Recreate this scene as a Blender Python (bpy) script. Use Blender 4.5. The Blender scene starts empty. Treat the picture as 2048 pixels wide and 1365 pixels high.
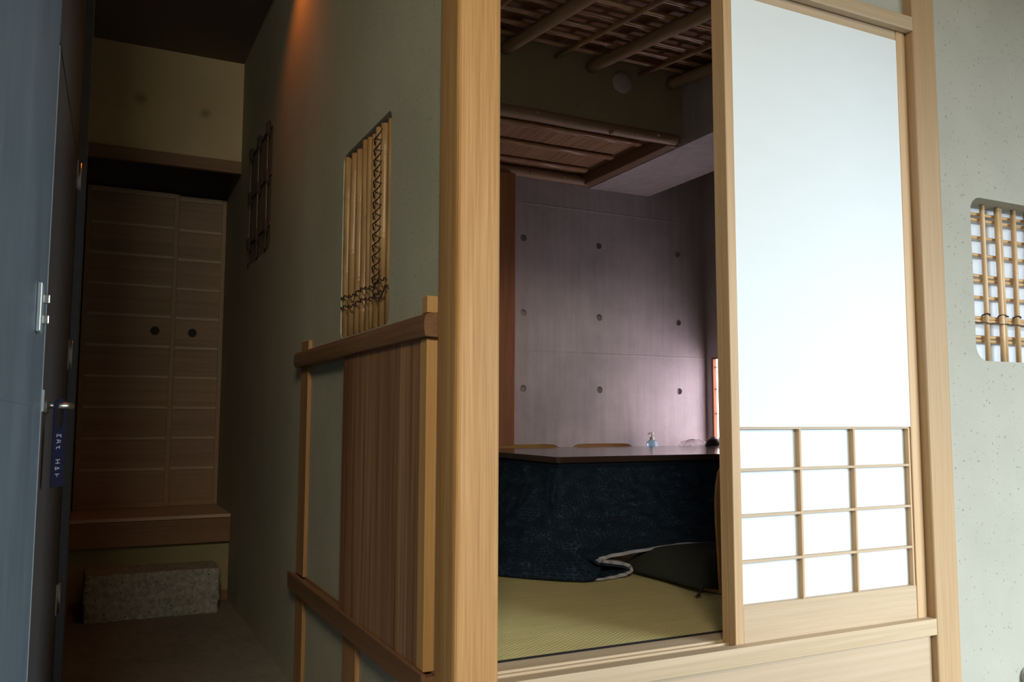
import bpy, bmesh, math, random
from mathutils import Vector, Matrix, noise
random.seed(7)
SC = bpy.context.scene
COL = SC.collection
PI = math.pi

# ------------------------------------------------------------------ materials
def nmat(name):
    m = bpy.data.materials.new(name); m.use_nodes = True
    nt = m.node_tree; b = nt.nodes['Principled BSDF']
    return m, nt, b
def N(nt, t, **k):
    n = nt.nodes.new(t)
    for a, v in k.items(): setattr(n, a, v)
    return n
def ramp(nt, fac, stops):
    r = N(nt, 'ShaderNodeValToRGB'); e = r.color_ramp.elements
    while len(e) < len(stops): e.new(0.5)
    for x, (p, c) in zip(e, stops):
        x.position = p; x.color = (*c, 1) if len(c) == 3 else c
    nt.links.new(fac, r.inputs[0]); return r.outputs[0]
def coords(nt, scale=(1, 1, 1), rot=(0, 0, 0)):
    t = N(nt, 'ShaderNodeTexCoord'); m = N(nt, 'ShaderNodeMapping')
    m.inputs['Scale'].default_value = scale; m.inputs['Rotation'].default_value = rot
    nt.links.new(t.outputs['Object'], m.inputs[0]); return m.outputs[0]
def noise_n(nt, vec, scale, detail=3, rough=.55, dist=0):
    n = N(nt, 'ShaderNodeTexNoise'); n.inputs['Scale'].default_value = scale
    n.inputs['Detail'].default_value = detail; n.inputs['Roughness'].default_value = rough
    n.inputs['Distortion'].default_value = dist
    nt.links.new(vec, n.inputs['Vector']); return n.outputs[0]
def mixc(nt, fac, a, b, mode='MIX'):
    m = N(nt, 'ShaderNodeMix', data_type='RGBA', blend_type=mode)
    for sock, v in ((m.inputs[0], fac), (m.inputs[6], a), (m.inputs[7], b)):
        if hasattr(v, 'is_output'): nt.links.new(v, sock)
        elif isinstance(v, (int, float)): sock.default_value = v
        else: sock.default_value = (*v, 1)
    return m.outputs[2]
def mth(nt, op, a, b=0.0, clamp=False):
    m = N(nt, 'ShaderNodeMath', operation=op); m.use_clamp = clamp
    for s, v in ((m.inputs[0], a), (m.inputs[1], b)):
        if hasattr(v, 'is_output'): nt.links.new(v, s)
        else: s.default_value = v
    return m.outputs[0]
def bump(nt, b, h, strength=.2, dist=.002):
    u = N(nt, 'ShaderNodeBump'); u.inputs['Strength'].default_value = strength
    u.inputs['Distance'].default_value = dist
    nt.links.new(h, u.inputs['Height']); nt.links.new(u.outputs[0], b.inputs['Normal'])

def plain(name, c, rough=.6, metal=0, **k):
    m, nt, b = nmat(name)
    v = coords(nt); f = noise_n(nt, v, 35, 3)
    col = ramp(nt, f, [(.3, tuple(x*.92 for x in c)), (.7, tuple(min(1, x*1.06) for x in c))])
    nt.links.new(col, b.inputs['Base Color'])
    b.inputs['Roughness'].default_value = rough; b.inputs['Metallic'].default_value = metal
    for a, x in k.items(): b.inputs[a.replace('_', ' ')].default_value = x
    return m

def wood(name, c1, c2, axis='Z', fine=130, broad=9, rough=.5, figure=.35, planks=None):
    """straight grained timber: fine pores and broad growth bands stretched along AXIS"""
    m, nt, b = nmat(name)
    st = {'X': (.02, 1, 1), 'Y': (1, .02, 1), 'Z': (1, 1, .02)}[axis]
    v = coords(nt, st)
    f = noise_n(nt, v, fine, 3, .6)
    g = noise_n(nt, v, broad, 3, .55, .6)
    s2 = {'X': (.12, 1, 1), 'Y': (1, .12, 1), 'Z': (1, 1, .12)}[axis]
    h = noise_n(nt, coords(nt, s2), 3.2, 2, .5)
    w = mth(nt, 'ADD', mth(nt, 'MULTIPLY', f, .55), mth(nt, 'MULTIPLY', g, .45))
    col = ramp(nt, w, [(.36, c2), (.62, c1)])
    dark = tuple(x*.72 for x in c2)
    col = mixc(nt, mth(nt, 'MULTIPLY', ramp(nt, h, [(.35, (1,)*3), (.65, (0,)*3)]), figure), col, dark)
    if planks:
        ax, p0, pw = planks
        sp = N(nt, 'ShaderNodeSeparateXYZ'); nt.links.new(coords(nt), sp.inputs[0])
        q = mth(nt, 'DIVIDE', mth(nt, 'SUBTRACT', sp.outputs['XYZ'.index(ax)], p0), pw)
        wn = N(nt, 'ShaderNodeTexWhiteNoise', noise_dimensions='1D')
        nt.links.new(mth(nt, 'FLOOR', q), wn.inputs['W'])
        fr = mth(nt, 'FRACT', q)
        seam = mth(nt, 'LESS_THAN', fr, .012)
        tone = ramp(nt, wn.outputs[0], [(0, (.72, .66, .62)), (1, (1.05, 1.0, .95))])
        col = mixc(nt, 1.0, col, tone, 'MULTIPLY')
        col = mixc(nt, mth(nt, 'MULTIPLY', seam, .6), col, dark)
    nt.links.new(col, b.inputs['Base Color'])
    b.inputs['Roughness'].default_value = rough
    b.inputs['Specular IOR Level'].default_value = .35
    bump(nt, b, f, .12, .001)
    return m

def plaster(name, c, fleck=(.10, .08, .05), amount=.055, tint=.08):
    """smoothed earth plaster with chopped straw flecks"""
    m, nt, b = nmat(name)
    v = coords(nt)
    big = noise_n(nt, v, 2.2, 4, .6)
    fine = noise_n(nt, v, 180, 2, .6)
    col = ramp(nt, big, [(.3, tuple(x*(1-tint) for x in c)), (.7, tuple(min(1, x*(1+tint)) for x in c))])
    col = mixc(nt, .10, col, ramp(nt, fine, [(.3, (.3,)*3), (.7, (1,)*3)]), 'MULTIPLY')
    for sc, rot, am in (((170, 170, 60), (.3, .5, .2), amount), ((75, 75, 190), (.7, .2, .9), amount*.8), ((70, 70, 70), (0, 0, 0), amount*.6)):
        vo = N(nt, 'ShaderNodeTexVoronoi'); vo.inputs['Scale'].default_value = 1
        nt.links.new(coords(nt, sc, rot), vo.inputs['Vector'])
        sp = N(nt, 'ShaderNodeSeparateColor'); nt.links.new(vo.outputs['Color'], sp.inputs[0])
        pick = mth(nt, 'LESS_THAN', sp.outputs[0], am)
        dot = ramp(nt, vo.outputs['Distance'], [(.16, (1,)*3), (.34, (0,)*3)])
        col = mixc(nt, mth(nt, 'MULTIPLY', mth(nt, 'MULTIPLY', pick, dot), mth(nt, 'ADD', mth(nt, 'MULTIPLY', sp.outputs[1], .5), .25)), col, fleck)
    nt.links.new(col, b.inputs['Base Color'])
    b.inputs['Roughness'].default_value = .9; b.inputs['Specular IOR Level'].default_value = .15
    bump(nt, b, fine, .12, .002)
    return m

def concrete(name, c, rough=.75, axis=None):
    m, nt, b = nmat(name)
    v = coords(nt)
    a = noise_n(nt, v, 3.0, 5, .65); g = noise_n(nt, coords(nt, (1, 1, .06)), 24, 3, .6)
    s = noise_n(nt, v, 60, 2, .6)
    col = ramp(nt, a, [(.3, tuple(x*.80 for x in c)), (.7, tuple(x*1.1 for x in c))])
    col = mixc(nt, .4, col, ramp(nt, g, [(.3, (.62,)*3), (.65, (1,)*3)]), 'MULTIPLY')
    col = mixc(nt, mth(nt, 'MULTIPLY', ramp(nt, s, [(.26, (1,)*3), (.31, (0,)*3)]), .6), col, tuple(x*.35 for x in c))
    nt.links.new(col, b.inputs['Base Color']); b.inputs['Roughness'].default_value = rough
    bump(nt, b, a, .08, .004)
    return m

def bamboo_mat(name, c1, c2, rough=.4, along='Z'):
    m, nt, b = nmat(name)
    st = {'X': (.05, 1, 1), 'Y': (1, .05, 1), 'Z': (1, 1, .05)}[along]
    f = noise_n(nt, coords(nt, st), 90, 3); g = noise_n(nt, coords(nt), 7, 2)
    w = mth(nt, 'ADD', mth(nt, 'MULTIPLY', f, .4), mth(nt, 'MULTIPLY', g, .6))
    nt.links.new(ramp(nt, w, [(.35, c2), (.62, c1)]), b.inputs['Base Color'])
    b.inputs['Roughness'].default_value = rough
    return m

M = {}
M['post'] = wood('post_cedar', (.585, .335, .130), (.39, .195, .062), 'Z', fine=150, broad=16)
M['post_pale'] = wood('post_pale', (.49, .335, .195), (.38, .24, .12), 'Z', fine=150, broad=16)
M['frame_v'] = wood('frame_cypress_upright', (.56, .38, .22), (.44, .275, .14), 'Z', figure=.15)
M['frame_x'] = wood('frame_cypress_level', (.52, .395, .275), (.44, .32, .205), 'X', figure=.2)
M['sill_x'] = wood('sill_cypress', (.54, .415, .29), (.44, .325, .205), 'X', fine=90, broad=12, figure=.25)
M['apron'] = wood('apron_board', (.49, .375, .265), (.42, .31, .205), 'X', fine=60, broad=8, figure=.2)
M['rail_y'] = wood('rail_wood', (.30, .165, .085), (.19, .095, .048), 'Y')
M['strip_z'] = wood('strip_wood', (.48, .27, .12), (.34, .17, .07), 'Z', figure=.2)
M['strip_light'] = wood('light_strip_wood', (.62, .37, .15), (.50, .27, .10), 'Z', figure=.1)
M['window_wood'] = wood('inner_window_wood', (.34, .13, .05), (.24, .085, .03), 'Z')
M['planks'] = wood('old_cedar_planks', (.58, .335, .185), (.24, .115, .055), 'Z', fine=70, broad=14, planks=('Y', 1.998, .151), figure=.5)
M['endbeam'] = wood('corridor_beam', (.34, .20, .115), (.23, .13, .07), 'X')
M['door_board'] = wood('corridor_door_board', (.52, .36, .25), (.38, .25, .165), 'X', fine=40, broad=5)
M['door_frame'] = wood('corridor_door_frame', (.54, .38, .25), (.42, .28, .17), 'Z')
M['door_batten'] = wood('corridor_door_batten', (.72, .57, .43), (.60, .46, .33), 'X')
M['innerpost'] = wood('alcove_pillar', (.42, .19, .09), (.28, .11, .05), 'Z')
M['log_x'] = wood('peeled_log', (.42, .29, .19), (.28, .18, .11), 'X', fine=40, broad=7)
M['log_y'] = wood('peeled_log_rafter', (.40, .26, .16), (.26, .16, .09), 'Y', fine=40, broad=7)
M['ceil_board'] = wood('ceiling_board', (.34, .19, .10), (.22, .115, .06), 'Y', fine=40, planks=('X', .9, .16))
M['fascia'] = wood('fascia_wood', (.22, .13, .08), (.15, .085, .05), 'Y')
M['ply'] = wood('chair_plywood', (.46, .24, .10), (.33, .15, .06), 'X', rough=.35)
M['ply_light'] = wood('chair_plywood_light', (.50, .31, .11), (.36, .20, .07), 'X', rough=.35)
M['ply_dark'] = plain('chair_black_lacquer', (.012, .010, .012), .35)
M['tabletop'] = wood('table_top', (.060, .036, .030), (.045, .026, .022), 'X', rough=.12, figure=.1)
M['plaster'] = plaster('earth_plaster', (.39, .38, .33))
M['plaster_side'] = plaster('side_wall_plaster', (.45, .43, .32))
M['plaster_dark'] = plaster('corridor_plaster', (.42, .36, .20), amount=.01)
M['plaster_in'] = plaster('inner_plaster', (.36, .315, .20), amount=.02)
M['plaster_far'] = plain('brown_screen', (.20, .165, .105), .9)  # plaster-like brown, close to the wall around it
M['concrete'] = concrete('fair_faced_concrete', (.47, .43, .45))
M['concrete_cup'] = concrete('concrete_tie_cup', (.30, .27, .28))
M['darkwall'] = concrete('dark_coated_concrete', (.195, .26, .325), rough=.36)
M['door_shaded_wall'] = plain('dark_door_and_shaded_wall', (.075, .072, .075), .42)
M['metalframe'] = plain('grey_metal_frame', (.10, .10, .115), .4)
M['steel'] = plain('brushed_steel', (.62, .62, .60), .3, 1.0)
M['edge'] = plain('door_edge_metal', (.55, .60, .60), .4, .4)
M['mortar'] = concrete('mortar_floor', (.26, .255, .215), rough=.8)
M['ceil'] = plain('corridor_ceiling_board', (.22, .175, .155), .9)
M['rearwall'] = plain('rear_room_wall', (.38, .37, .35), .9)
M['navy'] = plain('navy_plastic', (.006, .007, .030), .5)
M['lettering'] = plain('white_print', (.36, .38, .46), .6)
M['black'] = plain('black_iron', (.012, .011, .010), .6)
M['cord'] = plain('wisteria_vine', (.045, .028, .022), .8)
M['bamboo_z'] = bamboo_mat('bamboo_upright', (.42, .26, .11), (.29, .155, .06), along='Z')
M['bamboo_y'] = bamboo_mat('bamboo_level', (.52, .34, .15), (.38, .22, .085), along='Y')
M['bamboo_pale_z'] = bamboo_mat('pale_bamboo_upright', (.66, .46, .27), (.54, .34, .17), along='Z')
M['bamboo_pale_x'] = bamboo_mat('pale_bamboo_level', (.62, .41, .21), (.48, .29, .13), along='X')
M['bamboo_dark'] = bamboo_mat('smoked_bamboo', (.42, .25, .14), (.28, .155, .085), .3, along='X')
M['bamboo_dark_y'] = bamboo_mat('smoked_bamboo_rafter', (.38, .24, .12), (.26, .15, .075), .35, along='Y')
M['bamboo_far'] = bamboo_mat('dark_brown_bamboo', (.15, .115, .075), (.10, .075, .05))  # darker brown than the other bamboo
M['vent'] = plain('white_plastic', (.50, .49, .45), .5)
M['olive'] = plain('olive_cotton', (.019, .022, .014), .95)
M['lining'] = plain('grey_lining', (.34, .34, .39), .95)
M['border'] = plain('black_mat_border', (.010, .011, .016), .9)
M['chrome'] = plain('chrome', (.55, .55, .56), .18, 1.0)

# reed panel
m, nt, b = nmat('reed_panel'); M['reed'] = m
f = noise_n(nt, coords(nt, (1, .012, 1)), 190, 2)
nt.links.new(ramp(nt, f, [(.35, (.15, .075, .04)), (.62, (.42, .24, .13))]), b.inputs['Base Color'])
b.inputs['Roughness'].default_value = .6; bump(nt, b, f, .5, .003)

# shoji paper: white, a little translucent, faint fibres
def paper(name, c, trans=.35):
    m, nt, b = nmat(name)
    f = noise_n(nt, coords(nt, (1, 1, 3)), 6, 4)
    col = ramp(nt, f, [(.3, tuple(x*.985 for x in c)), (.7, c)])
    nt.links.new(col, b.inputs['Base Color']); b.inputs['Roughness'].default_value = .85
    b.inputs['Specular IOR Level'].default_value = .2
    tr = N(nt, 'ShaderNodeBsdfTranslucent'); nt.links.new(col, tr.inputs[0])
    mx = N(nt, 'ShaderNodeMixShader'); mx.inputs[0].default_value = trans
    out = nt.nodes['Material Output']
    nt.links.new(b.outputs[0], mx.inputs[1]); nt.links.new(tr.outputs[0], mx.inputs[2])
    nt.links.new(mx.outputs[0], out.inputs[0])
    return m
M['paper'] = paper('shoji_paper', (.81, .865, .915), .10)
M['paper_thin'] = paper('window_paper', (.86, .90, .96), .3)
# daylit paper of the inner window
m, nt, b = nmat('daylit_window_paper'); M['lit_paper'] = m
b.inputs['Base Color'].default_value = (.8, .75, .75, 1)
b.inputs['Emission Color'].default_value = (1.0, .86, .95, 1)
b.inputs['Emission Strength'].default_value = 6.2

# tatami weave
m, nt, b = nmat('tatami_rush'); M['tatami'] = m
v = coords(nt)
sp = N(nt, 'ShaderNodeSeparateXYZ'); nt.links.new(v, sp.inputs[0])
ya = mth(nt, 'SINE', mth(nt, 'MULTIPLY', sp.outputs[1], 2*PI/.0145))
xa = mth(nt, 'SINE', mth(nt, 'MULTIPLY', sp.outputs[0], 2*PI/.021))
wv = mth(nt, 'MULTIPLY', mth(nt, 'ADD', mth(nt, 'MULTIPLY', ya, xa), 1), .5)
fz = noise_n(nt, coords(nt, (.1, 1, 1)), 60, 3); lg = noise_n(nt, v, 2.5, 3)
w = mth(nt, 'ADD', mth(nt, 'MULTIPLY', wv, .42), mth(nt, 'ADD', mth(nt, 'MULTIPLY', fz, .30), mth(nt, 'MULTIPLY', lg, .28)))
nt.links.new(ramp(nt, w, [(.25, (.40, .33, .14)), (.75, (.70, .60, .28))]), b.inputs['Base Color'])
b.inputs['Roughness'].default_value = .65; bump(nt, b, wv, .35, .002)

# quilt: navy with fine paler line pattern
m, nt, b = nmat('navy_patterned_cotton'); M['quilt'] = m
t = N(nt, 'ShaderNodeTexCoord')
vo = N(nt, 'ShaderNodeTexVoronoi', feature='DISTANCE_TO_EDGE'); vo.inputs['Scale'].default_value = 62
vo.inputs['Randomness'].default_value = .55
nt.links.new(t.outputs['UV'], vo.inputs['Vector'])
ln = ramp(nt, vo.outputs['Distance'], [(.03, (1,)*3), (.085, (0,)*3)])
br = noise_n(nt, t.outputs['UV'], 16, 3)
lnb = mth(nt, 'MULTIPLY', ln, ramp(nt, br, [(.38, (0,)*3), (.62, (1,)*3)]))
nt.links.new(mixc(nt, lnb, (.007, .014, .028), (.030, .065, .105)), b.inputs['Base Color'])
b.inputs['Roughness'].default_value = .9; b.inputs['Specular IOR Level'].default_value = .2
cl = noise_n(nt, t.outputs['UV'], 9, 3); bump(nt, b, cl, .5, .02)

# rough split stone
m, nt, b = nmat('split_granite'); M['stone'] = m
v = coords(nt); a = noise_n(nt, v, 40, 4, .7); g = noise_n(nt, v, 9, 4)
vo = N(nt, 'ShaderNodeTexVoronoi'); vo.inputs['Scale'].default_value = 26; nt.links.new(v, vo.inputs['Vector'])
col = ramp(nt, a, [(.32, (.26, .27, .22)), (.68, (.62, .63, .55))])
col = mixc(nt, .5, col, ramp(nt, g, [(.3, (.55,)*3), (.7, (1,)*3)]), 'MULTIPLY')
col = mixc(nt, ramp(nt, vo.outputs['Distance'], [(.10, (1,)*3), (.16, (0,)*3)]), col, (.10, .10, .08))
nt.links.new(col, b.inputs['Base Color']); b.inputs['Roughness'].default_value = .85
bump(nt, b, a, .8, .012)

# corridor end plaster with two round water stains
m, nt, b = nmat('stained_end_plaster'); M['endplaster'] = m
v = coords(nt); g = noise_n(nt, v, 2.5, 4)
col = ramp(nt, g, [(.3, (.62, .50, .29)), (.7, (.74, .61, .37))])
for (x, z, r) in ((.19, 2.88, .035), (.545, 2.85, .030)):
    d = N(nt, 'ShaderNodeVectorMath', operation='DISTANCE'); nt.links.new(v, d.inputs[0])
    d.inputs[1].default_value = (x, 5.23, z)
    s = mth(nt, 'ADD', mth(nt, 'DIVIDE', d.outputs['Value'], r), mth(nt, 'MULTIPLY', noise_n(nt, v, 25, 3), .6))
    col = mixc(nt, ramp(nt, mth(nt, 'MULTIPLY', s, .5), [(.25, (.55,)*3), (.85, (0,)*3)]), col, (.16, .11, .05))
nt.links.new(col, b.inputs['Base Color']); b.inputs['Roughness'].default_value = .9

# clear plastics
m, nt, b = nmat('blue_clear_gel'); M['gel'] = m
b.inputs['Base Color'].default_value = (.45, .75, .95, 1); b.inputs['Roughness'].default_value = .08
b.inputs['Transmission Weight'].default_value = .8; b.inputs['IOR'].default_value = 1.35
m, nt, b = nmat('clear_film'); M['film'] = m
b.inputs['Base Color'].default_value = (.95, .94, .96, 1); b.inputs['Roughness'].default_value = .25
b.inputs['Transmission Weight'].default_value = .8; b.inputs['IOR'].default_value = 1.06
m, nt, b = nmat('warm_lamp'); M['lamp'] = m
b.inputs['Emission Color'].default_value = (1, .55, .2, 1); b.inputs['Emission Strength'].default_value = 2

# ------------------------------------------------------------------ mesh helpers
class MB:
    def __init__(s): s.bm = bmesh.new()
    def box(s, x0, x1, y0, y1, z0, z1):
        vs = [s.bm.verts.new((x, y, z)) for x in (x0, x1) for y in (y0, y1) for z in (z0, z1)]
        for f in ((0, 1, 3, 2), (4, 6, 7, 5), (0, 4, 5, 1), (2, 3, 7, 6), (0, 2, 6, 4), (1, 5, 7, 3)):
            s.bm.faces.new([vs[i] for i in f])
        return s
    def rings(s, rs, closed_caps=True, loop=False):
        vv = [[s.bm.verts.new(p) for p in r] for r in rs]
        n = len(vv[0])
        pairs = list(zip(vv, vv[1:])) + ([(vv[-1], vv[0])] if loop else [])
        for a, b in pairs:
            for i in range(n):
                s.bm.faces.new((a[i], a[(i+1) % n], b[(i+1) % n], b[i]))
        if closed_caps and not loop:
            s.bm.faces.new(vv[0][::-1]); s.bm.faces.new(vv[-1])
        return s
    def tube(s, pts, r, n=10, loop=False):
        pts = [Vector(p) for p in pts]; k = len(pts)
        rs = []; ref = None
        for i, p in enumerate(pts):
            a = pts[(i-1) % k] if (loop or i > 0) else p
            c = pts[(i+1) % k] if (loop or i < k-1) else p
            d = (c-a).normalized()
            if ref is None:
                ref = d.orthogonal().normalized()
            else:
                ref = (ref - d*ref.dot(d)).normalized()
            o = d.cross(ref); rr = r[i] if isinstance(r, (list, tuple)) else r
            rs.append([p + (ref*math.cos(t)+o*math.sin(t))*rr for t in (2*PI*j/n for j in range(n))])
        return s.rings(rs, True, loop)
    def prism(s, poly, axis, a0, a1):
        """poly of 2D points in the plane across AXIS, pushed from a0 to a1"""
        def P(u, v, w): return {'X': (w, u, v), 'Y': (u, w, v), 'Z': (u, v, w)}[axis]
        return s.rings([[P(u, v, a0) for u, v in poly], [P(u, v, a1) for u, v in poly]])
    def plate(s, outer, holes, axis, a0, a1):
        """slab with through holes: loops of 2D points across AXIS"""
        def P(u, v, w): return Vector({'X': (w, u, v), 'Y': (u, w, v), 'Z': (u, v, w)}[axis])
        t = bmesh.new(); ed = []
        for lp in [outer]+holes:
            vs = [t.verts.new(P(u, v, a0)) for u, v in lp]
            ed += [t.edges.new((vs[i], vs[(i+1) % len(vs)])) for i in range(len(vs))]
        bmesh.ops.triangle_fill(t, edges=ed, use_beauty=True)
        r = bmesh.ops.extrude_face_region(t, geom=list(t.faces))
        d = P(0, 0, a1)-P(0, 0, a0)
        bmesh.ops.translate(t, vec=d, verts=[x for x in r['geom'] if isinstance(x, bmesh.types.BMVert)])
        me = bpy.data.meshes.new('tmp'); t.to_mesh(me); t.free()
        s.bm.from_mesh(me); bpy.data.meshes.remove(me); return s
    def lathe(s, prof, c=(0, 0, 0), axis='Z', n=24):
        c = Vector(c); rs = []
        for r, h in prof:
            ring = []
            for j in range(n):
                t = 2*PI*j/n; u, v = r*math.cos(t), r*math.sin(t)
                ring.append(c + Vector({'Z': (u, v, h), 'Y': (u, h, v), 'X': (h, u, v)}[axis]))
            rs.append(ring)
        return s.rings(rs)
    def build(s, name, mat, parent=None, bevel=0, smooth=False, seg=2, shift=True):
        bmesh.ops.recalc_face_normals(s.bm, faces=list(s.bm.faces))
        me = bpy.data.meshes.new(name); 
        o = bpy.data.objects.new(name, me); COL.objects.link(o)
        if parent is not None:
            o.parent = parent
            if shift:
                off = parent.location.copy()
                if parent.parent: off = off + parent.parent.location
                bmesh.ops.translate(s.bm, vec=-off, verts=list(s.bm.verts))
        s.bm.to_mesh(me); s.bm.free()
        me.materials.append(M[mat] if isinstance(mat, str) else mat)
        if smooth:
            for p in me.polygons: p.use_smooth = True
        if bevel:
            w = o.modifiers.new('bevel', 'BEVEL'); w.width = bevel; w.segments = seg
            w.limit_method = 'ANGLE'; w.angle_limit = math.radians(40)
        return o
def box(*a): return MB().box(*a)
def tag(o, label=None, cat=None, group=None, kind=None):
    if label: o['label'] = label; o['kind'] = 'thing'
    if cat: o['category'] = cat
    if group: o['group'] = group
    if kind: o['kind'] = kind
    return o
def thing(name, label, cat, loc=(0, 0, 0), rz=0, group=None):
    o = bpy.data.objects.new(name, None); COL.objects.link(o); o.location = loc
    o.rotation_euler = (0, 0, rz); o.empty_display_size = .05
    return tag(o, label, cat, group)
def struct(o): o['kind'] = 'structure'; return o
def rrect(u0, u1, v0, v1, r, n=5):
    out = []
    for cu, cv, t0 in ((u1-r, v1-r, 0), (u0+r, v1-r, 90), (u0+r, v0+r, 180), (u1-r, v0+r, 270)):
        for i in range(n+1):
            t = math.radians(t0+90*i/n); out.append((cu+r*math.cos(t), cv+r*math.sin(t)))
    return out
def rect(u0, u1, v0, v1): return [(u0, v0), (u1, v0), (u1, v1), (u0, v1)]
def circ(u, v, r, n=16): return [(u+r*math.cos(2*PI*i/n), v+r*math.sin(2*PI*i/n)) for i in range(n)]
def bamboo(p0, p1, r, gap=.28, seed=0, n=10, wob=.0012):
    """a bamboo culm with ringed nodes"""
    rnd = random.Random(seed); p0, p1 = Vector(p0), Vector(p1); L = (p1-p0).length; d = (p1-p0)/L
    o = d.orthogonal().normalized(); q = d.cross(o)
    st = [(0, 1)]; t = rnd.uniform(.05, gap)
    while t < L-.03:
        st += [(t-.008, 1.0), (t-.003, 1.10), (t, .92), (t+.004, 1.09), (t+.010, 1.0)]
        t += gap*rnd.uniform(.8, 1.2)
    st += [(L, 1)]
    pts = []; rr = []
    a, b = rnd.uniform(0, 6), rnd.uniform(0, 6)
    for t, k in st:
        pts.append(p0+d*t+o*wob*math.sin(a+t*6)+q*wob*math.sin(b+t*7)); rr.append(r*k)
    return MB().tube(pts, rr, n)
def log(p0, p1, r, seed=0, knots=()):
    rnd = random.Random(seed); p0, p1 = Vector(p0), Vector(p1); L = (p1-p0).length; d = (p1-p0)/L
    k = max(6, int(L/.05)); pts = []; rr = []
    for i in range(k+1):
        t = i/k
        n1 = noise.noise(Vector((t*L*3+seed*9, .3, seed))); n2 = noise.noise(Vector((t*L*3+seed*5, 7.3, seed)))
        pts.append(p0+d*L*t+Vector((0, .004*n1, .004*n2))); rr.append(r*(1+.06*n1))
    m = MB().tube(pts, rr, 14)
    for t, dirv in knots:
        dv = Vector(dirv).normalized(); c = p0+d*L*t+dv*r*.8
        m.tube([c, c+dv*r*.38, c+dv*r*.44], [r*.46, r*.34, r*.06], 10)
    return m

# ------------------------------------------------------------------ camera
f_px = 1702.1
yaw, pitch, roll = math.radians(26.3296), math.radians(5.1477), math.radians(.18322)
fwd = Vector((math.sin(yaw)*math.cos(pitch), math.cos(yaw)*math.cos(pitch), math.sin(pitch)))
rgt = Vector((math.cos(yaw), -math.sin(yaw), 0)); up = rgt.cross(fwd)
r2 = rgt*math.cos(roll)+up*math.sin(roll); u2 = -rgt*math.sin(roll)+up*math.cos(roll)
cam = bpy.data.cameras.new('camera'); co = bpy.data.objects.new('camera', cam); COL.objects.link(co)
cam.sensor_width = 36; cam.sensor_fit = 'HORIZONTAL'; cam.lens = f_px/2048*36; cam.clip_start = .02
mw = Matrix((r2, u2, -fwd)).transposed().to_4x4(); mw.translation = (0, 0, 1.05)
co.matrix_world = mw; SC.camera = co

# ------------------------------------------------------------------ room shell
ZT = .437           # tatami level
CH = 3.195          # corridor ceiling
struct(box(-2.8, 5.8, -2.7, 5.5, -.12, 0).build('floor', 'mortar'))
struct(box(-2.8, 5.8, -2.7, 5.9, CH, CH+.1).build('ceiling', 'ceil'))
# left wall, seen nearly edge on: near piece, over the door, far piece
LX, LX2 = -.1, -.072
LY0, LY1 = 2.24, 3.30
wl = MB().prism([(LX, .95), (LX, LY0), (-.28, LY0), (-.28, .95)], 'Z', 0, CH)
wl.box(LX-.02, LX+.0012, .96, LY0-.02, 1.070, 1.075)  # shallow rib of the shuttering joint
struct(wl.build('wall_left', 'darkwall'))
wl = MB().prism([(LX, LY0), (LX2, LY1+.06), (-.28, LY1+.06), (-.28, LY0)], 'Z', 1.95, CH)
wl.prism([(LX2, LY1+.06), (LX2, 5.9), (-.28, 5.9), (-.28, LY1+.06)], 'Z', 0, CH)
struct(wl.build('wall_left_far', 'door_shaded_wall'))  # over and past the door, fall-off of light put into a darker tone
# corridor end: plaster over the lintel beam, plaster under the step beam
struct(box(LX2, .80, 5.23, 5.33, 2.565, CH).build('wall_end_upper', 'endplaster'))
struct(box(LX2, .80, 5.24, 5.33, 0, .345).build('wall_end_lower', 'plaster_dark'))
struct(box(LX2, .80, 5.86, 5.9, .3, CH).build('wall_closet_back', 'ceil'))
struct(box(-.05, .76, 5.222, 5.239, 0, .055).build('baseboard_end', 'endbeam', bevel=.003))
# side wall of the tea room with two cut windows
WX0, WX1 = .76, .85
W1 = rrect(2.335, 2.864, 1.318, 1.955, .03)
W2 = rrect(4.22, 4.85, 1.88, 2.52, .04)
struct(MB().plate(rect(1.90, 5.86, 0, CH), [W1, W2], 'X', WX0, WX1).build('wall_side', 'plaster_side'))
# front wall right of the shoji with the niche window, wall above the lintel
NW = rrect(2.645, 3.20, 1.245, 1.805, .055, 8)
struct(MB().plate(rect(2.40, 5.6, 0, CH), [NW], 'Y', 1.85, 1.955).build('wall_front', 'plaster'))
struct(box(.85, 2.36, 1.835, 1.92, 2.345, CH).build('wall_above_door', 'plaster'))
# rear part of the entrance, behind the camera, with a wide low window
struct(box(-2.8, 1.3, -2.6, -2.45, 0, CH).build('wall_rear', 'rearwall'))
struct(box(1.2, 1.3, -2.45, -1.5, 0, CH).build('wall_rear_jog', 'rearwall'))
struct(MB().plate(rect(1.3, 5.7, 0, CH), [rect(2.75, 5.4, .05, 2.12)], 'Y', -1.6, -1.5).build('wall_rear_bay', 'rearwall'))
struct(box(5.6, 5.75, -1.6, 1.955, 0, CH).build('wall_right', 'rearwall'))
struct(box(-2.8, -2.65, -2.45, .95, 0, CH).build('wall_rear_left', 'rearwall'))
struct(box(-2.65, -.28, .95, 1.10, 0, CH).build('wall_rear_return', 'rearwall'))
for nm, yf, (a0, a1, b0, b1) in (('window_1', -1.57, (2.75, 5.4, .05, 2.12)),):
    fr = MB()
    fr.box(a0, a1, yf-.025, yf+.025, b0, b0+.04).box(a0, a1, yf-.025, yf+.025, b1-.04, b1)
    for x in (a0, a1-.04): fr.box(x, x+.04, yf-.025, yf+.025, b0+.04, b1-.04)
    struct(fr.build(nm, 'metalframe'))
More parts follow.
